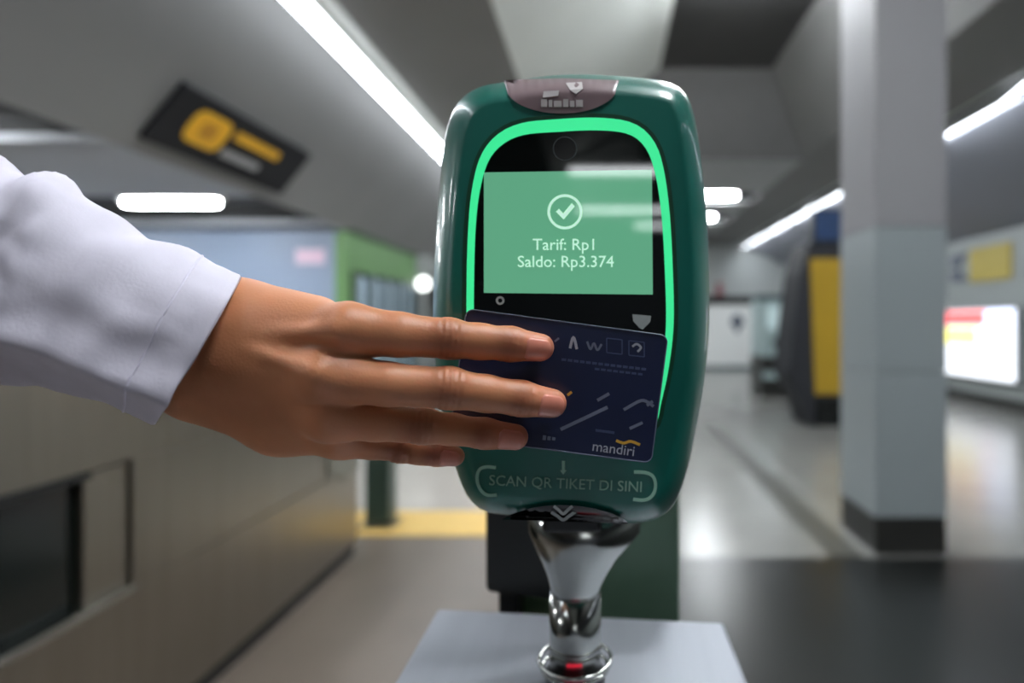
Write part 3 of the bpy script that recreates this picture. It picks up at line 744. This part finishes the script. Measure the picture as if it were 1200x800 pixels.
# thumb tucked behind the palm
th = smin(cone(mm(300, 372, 246), mm(372, 388, 257), 12.5, 10.0), cone(mm(372, 388, 257), mm(425, 396, 263), 9.5, 8.5), 3)
th = smin(th, cone(mm(425, 396, 263), mm(458, 399, 265), 8.5, 7.0), 3)
hand = smin(palm, th, 7)
knuckle_c = []
for nm, J in FING.items():
    f = None
    Q = [mm(*j[:3]) for j in J]
    for i in range(5):
        c = cone(Q[i], Q[i + 1], J[i][3], J[i + 1][3])
        f = c if f is None else smin(f, c, 2.5)
    # knuckle pads on the back of the finger
    pb = Q[2] + np.array([0, -1.6, 0.6]); f = smin(f, ball(pb, J[2][3] - 0.9), 3.0)
    f = smin(f, ball(Q[0] + np.array([1.0, -4.6, 1.2]), J[0][3] - 2.6), 4.0)
    # wrinkles over the middle and last joint
    for jc, amp, offs in ((2, 0.8, (-3.4, -1.1, 1.2, 3.4)), (4, 0.55, (-1.6, 0.5, 2.4))):
        ax = Q[jc + 1] - Q[jc - 1]; ax = ax / np.linalg.norm(ax)
        s = (gx - np.float32(Q[jc][0])) * np.float32(ax[0]) + (gy - np.float32(Q[jc][1])) * np.float32(ax[1]) + (gz - np.float32(Q[jc][2])) * np.float32(ax[2])
        near = np.clip((np.float32(Q[jc][1]) + 1.0 - gy) / 4.0, 0, 1)
        for o_ in offs:
            f = f + (amp * near * np.exp(-((s - o_) / 0.75) ** 2)).astype(np.float32)
        knuckle_c.append((Q[jc], 5.2 if jc == 2 else 4.0))
    hand_f = smin(palm, f, 5.0)
    hand = np.minimum(hand, hand_f)
# extensor tendons
for a, b in (((300, 392, 221), (395, 388, 213)), ((295, 410, 218.5), (372, 437, 209.5))):
    hand = smin(hand, cone(mm(*a), mm(*b), 1.6, 2.6), 4)

def surface_nets(val):
    inside = val < 0
    nx, ny, nz = val.shape
    c = np.zeros((nx - 1, ny - 1, nz - 1), np.int8)
    for i in (0, 1):
        for j in (0, 1):
            for k in (0, 1): c += inside[i:nx - 1 + i, j:ny - 1 + j, k:nz - 1 + k]
    act = np.argwhere((c > 0) & (c < 8))
    idx = -np.ones(c.shape, np.int64); idx[tuple(act.T)] = np.arange(len(act))
    acc = np.zeros((len(act), 3)); cnt = np.zeros(len(act))
    cor = [(i, j, k) for i in (0, 1) for j in (0, 1) for k in (0, 1)]
    for p in cor:
        for d in range(3):
            if p[d]: continue
            q = list(p); q[d] = 1
            va = val[act[:, 0] + p[0], act[:, 1] + p[1], act[:, 2] + p[2]]; vb = val[act[:, 0] + q[0], act[:, 1] + q[1], act[:, 2] + q[2]]
            m = (va < 0) != (vb < 0)
            t = np.where(m, va / np.where(va == vb, 1, va - vb), 0)
            pt = np.tile(np.array(p, float), (len(act), 1)); pt[:, d] += t
            acc += pt * m[:, None]; cnt += m
    verts = act + acc / cnt[:, None]
    quads = []
    for d in range(3):
        e1, e2 = (d + 1) % 3, (d + 2) % 3
        sl0 = [slice(None)] * 3; sl1 = [slice(None)] * 3
        sl0[d] = slice(0, -1); sl1[d] = slice(1, None)
        cr = np.argwhere(inside[tuple(sl0)] != inside[tuple(sl1)])
        ok = (cr[:, e1] > 0) & (cr[:, e2] > 0) & (cr[:, e1] < val.shape[e1] - 1) & (cr[:, e2] < val.shape[e2] - 1)
        cr = cr[ok]
        def g(a, b):
            q = cr.copy(); q[:, e1] -= a; q[:, e2] -= b
            return idx[tuple(q.T)]
        qd = np.stack([g(0, 0), g(1, 0), g(1, 1), g(0, 1)], 1)
        s = inside[tuple(cr.T)]
        qd[~s] = qd[~s][:, ::-1]
        quads.append(qd)
    return verts, np.vstack(quads)
vv, qq = surface_nets(hand)
vv = (lo + vv * STEP)
me = bpy.data.meshes.new('hand')
me.vertices.add(len(vv)); me.vertices.foreach_set('co', (vv / 1000.0).ravel())
me.loops.add(qq.size); me.loops.foreach_set('vertex_index', qq.ravel().astype(np.int32))
me.polygons.add(len(qq)); me.polygons.foreach_set('loop_start', np.arange(0, qq.size, 4, dtype=np.int32))
me.polygons.foreach_set('use_smooth', np.ones(len(qq), bool))
me.update(calc_edges=True); me.validate()
# skin pigment: pinker finger ends, browner knuckles that also paint in the shade of joint creases
tipf = np.zeros(len(vv)); knf = np.zeros(len(vv))
for nm, J in FING.items():
    q = mm(*J[5][:3]); tipf = np.maximum(tipf, np.exp(-(np.linalg.norm(vv - q, axis=1) / 10.0) ** 2))
for q, r in knuckle_c:
    knf = np.maximum(knf, np.exp(-(np.linalg.norm(vv - (q + np.array([0, -5.0, 0])), axis=1) / (r * 1.3)) ** 2))
for nm_, arr in (('tip', tipf), ('knuckle', knf)):
    at = me.attributes.new(nm_, 'FLOAT', 'POINT'); at.data.foreach_set('value', arr.astype(np.float32))
ms = bpy.data.materials.new('skin'); ms.use_nodes = True; nt = ms.node_tree; b = nt.nodes['Principled BSDF']
b.inputs['Roughness'].default_value = 0.46; b.inputs['Specular IOR Level'].default_value = 0.4
b.inputs['Subsurface Weight'].default_value = 0.25; b.inputs['Subsurface Radius'].default_value = (1, .4, .25); b.inputs['Subsurface Scale'].default_value = 0.003
def node(t): return nt.nodes.new(t)
def mixc(fac, a, bcol):
    m = node('ShaderNodeMix'); m.data_type = 'RGBA'
    nt.links.new(fac, m.inputs[0])
    for sock, v in ((m.inputs[6], a), (m.inputs[7], bcol)):
        if isinstance(v, tuple): sock.default_value = v
        else: nt.links.new(v, sock)
    return m.outputs[2]
tc = node('ShaderNodeTexCoord')
n1 = node('ShaderNodeTexNoise'); n1.inputs['Scale'].default_value = 45; n1.inputs['Detail'].default_value = 4; nt.links.new(tc.outputs['Object'], n1.inputs['Vector'])
base = mixc(n1.outputs['Fac'], srgb(180, 114, 78), srgb(206, 142, 104))
ak = node('ShaderNodeAttribute'); ak.attribute_name = 'knuckle'; atp = node('ShaderNodeAttribute'); atp.attribute_name = 'tip'
mk = node('ShaderNodeMath'); mk.operation = 'MULTIPLY'; mk.inputs[1].default_value = 0.8; nt.links.new(ak.outputs['Fac'], mk.inputs[0])
base = mixc(mk.outputs[0], base, srgb(126, 68, 48))
mt = node('ShaderNodeMath'); mt.operation = 'MULTIPLY'; mt.inputs[1].default_value = 0.6; nt.links.new(atp.outputs['Fac'], mt.inputs[0])
base = mixc(mt.outputs[0], base, srgb(206, 122, 104))
nt.links.new(base, b.inputs['Base Color'])
v1 = node('ShaderNodeTexVoronoi'); v1.inputs['Scale'].default_value = 900; nt.links.new(tc.outputs['Object'], v1.inputs['Vector'])
bp_ = node('ShaderNodeBump'); bp_.inputs['Strength'].default_value = 0.12; bp_.inputs['Distance'].default_value = 0.0005
nt.links.new(v1.outputs['Distance'], bp_.inputs['Height']); nt.links.new(bp_.outputs['Normal'], b.inputs['Normal'])
me.materials.append(ms)
hd = bpy.data.objects.new('hand', me); put(hd, pe)

# fingernails
M_nail = mat('fingernail', srgb(208, 130, 110), 0.28, var=0.03, vscale=200, coat=0.3)
for nm, J in FING.items():
    a = mm(*J[4][:3]) / 1000; t = mm(*J[5][:3]) / 1000; r = J[5][3] / 1000
    ax = (t - a) / np.linalg.norm(t - a)
    dn = np.array([0.25, -1.0, -0.22]); dn = dn - ax * (dn @ ax); dn /= np.linalg.norm(dn)
    sd = np.cross(ax, dn)
    L, nw = (0.0105, 1.0) if nm != 'pinky' else (0.008, 1.0)
    V = []; Fc = []; nu, nv = 11, 9
    end = t + ax * (r * 0.62)
    for layer in (0.00025, -0.0006):
        for j in range(nv):
            s = j / (nv - 1)
            hw = nw * (0.86 * math.sqrt(max(0, 1 - (max(0, (s - 0.72) / 0.28)) ** 2 * 0.75)) * math.sqrt(max(0.0, 1 - max(0, (0.2 - s) / 0.2) ** 2 * 0.6)))
            for i in range(nu):
                an = hw * (-1 + 2 * i / (nu - 1))
                base_p = end - ax * L * (1 - s)
                over = max(0.0, (base_p - t) @ ax)
                rad = math.sqrt(max(r * r - over * over * 0.75, 1e-8)) if over > 0 else r + (J[4][3] / 1000 - r) * min(1, max(0, ((t - base_p) @ ax) / np.linalg.norm(t - a)))
                V.append(base_p + (rad + layer) * (math.cos(an) * dn + math.sin(an) * sd))
    for j in range(nv - 1):
        for i in range(nu - 1):
            k = j * nu + i
            Fc.append((k, k + 1, k + nu + 1, k + nu)); k2 = k + nu * nv
            Fc.append((k2, k2 + nu, k2 + nu + 1, k2 + 1))
    o_ = nu * nv
    for j in range(nv - 1):
        for i in (0, nu - 1): Fc.append((j * nu + i, (j + 1) * nu + i, o_ + (j + 1) * nu + i, o_ + j * nu + i))
    for i in range(nu - 1):
        for j in (0, nv - 1): Fc.append((j * nu + i, j * nu + i + 1, o_ + j * nu + i + 1, o_ + j * nu + i))
    mobj('fingernail', V, Fc, M_nail, hd, True)

# sleeve: stations along the arm given by upper and lower edge (photo x, y) and depth
st = [((-420, -30), (-560, 330), .205), ((-280, 40), (-390, 365), .209), ((-160, 105), (-250, 395), .213), ((-70, 150), (-150, 420), .217),
      ((-14, 180), (-90, 436), .220), ((22, 203), (-52, 444), .222), ((66, 203), (-6, 446), .224), ((97, 232), (40, 447), .226), ((140, 258), (80, 453), .228),
      ((190, 284), (118, 466), .230), ((228, 297), (142, 478), .232), ((256, 310), (160, 488), .233), ((281, 322), (178, 496), .234)]
sec = [(1.0, 0.0), (0.80, .60), (0.35, .86), (0.0, .93), (-.29, 1.03), (-.345, 1.04), (-.385, .96), (-.64, .56), (-.9, .27), (-1.0, .0), (-.85, -.55), (-.3, -.92), (.35, -.9), (.85, -.5)]
SEC = catmull(sec, 88)
arr = np.array([[a[0], a[1], b_[0], b_[1], y] for a, b_, y in st])
ST = catmull(arr, 90, False)
rings = []
nst = len(ST)
for i, (ax_, ay_, bx_, by_, y) in enumerate(ST):
    f = i / (nst - 1); rg = []
    c0 = np.array(P((ax_ + bx_) / 2, (ay_ + by_) / 2, y)); up = np.array(P(ax_, ay_, y)) - c0
    hw = np.linalg.norm(up); un = up / hw
    dirn = np.array([0.9, 0.0, -0.44])
    for j, (v, d) in enumerate(SEC):
        p = c0 + up * v + np.array([0, -1, 0]) * d * (0.030 + 0.002 * math.sin(f * 9))
        p = p + dirn * d * 0.018
        q = Vector(p) * 1000
        out = (un * v + np.array([0, -1, 0]) * d); out /= np.linalg.norm(out) + 1e-9
        xpix = (ax_ + bx_) / 2
        gath = math.exp(-((xpix - 15) / 38) ** 2)
        wv = 0.0021 * noise.noise(Vector((q.x / 26, q.y / 40, q.z / 17))) + 0.0008 * noise.noise(Vector((q.x / 9, q.y / 20, q.z / 9 + 7)))
        wv += gath * 0.0034 * noise.noise(Vector((q.x / 7.0, q.z / 9.0, 3.1)))
        wv += 0.0016 * noise.noise(Vector(((q.x * 0.9 - q.z * 0.44) / 12, (q.z * 0.9 + q.x * 0.44) / 60, 9.0))) * (1 if f < 0.9 else (1 - f) / 0.1)
        cuffp = math.exp(-((f - 0.965) / 0.012) ** 2)
        wv += cuffp * (-0.0006 + 0.0007 * noise.noise(Vector((q.x / 3.0, q.z / 3.0, q.y / 4.0))))
        p = p + out * wv
        rg.append(tuple(p))
    rings.append(rg)
# rolled cuff edge and inner face
last = rings[-1]; cl = np.mean(np.array(last), 0)
inner = [tuple(cl + (np.array(p) - cl) * 0.955) for p in last]
lip = [tuple(np.array(p) * .5 + np.array(q) * .5 + np.array([0.0010, 0, -0.0005])) for p, q in zip(last, inner)]
rings += [lip, inner]
for k in range(2, 26, 3):
    r0 = np.array(rings[nst - 1 - k]); c_ = r0.mean(0); rings.append([tuple(p) for p in c_ + (r0 - c_) * 0.945])
M_cloth = mat('white_cotton', srgb(200, 196, 210), 0.85, var=0.03, vscale=120, bump=0.07, bscale=900, sss=0.0)
slv = loft('sleeve', rings, M_cloth, pe, caps=False)
i0 = nst - 6
stp = [np.array(p) for p in rings[i0]]; cst = np.mean(stp, 0)
tube('cuff_seam', [cst + (p - cst) * 1.0 for p in stp], 0.0004, mat('seam_thread', srgb(208, 204, 220), 0.8, var=0.03), slv, 6, True)
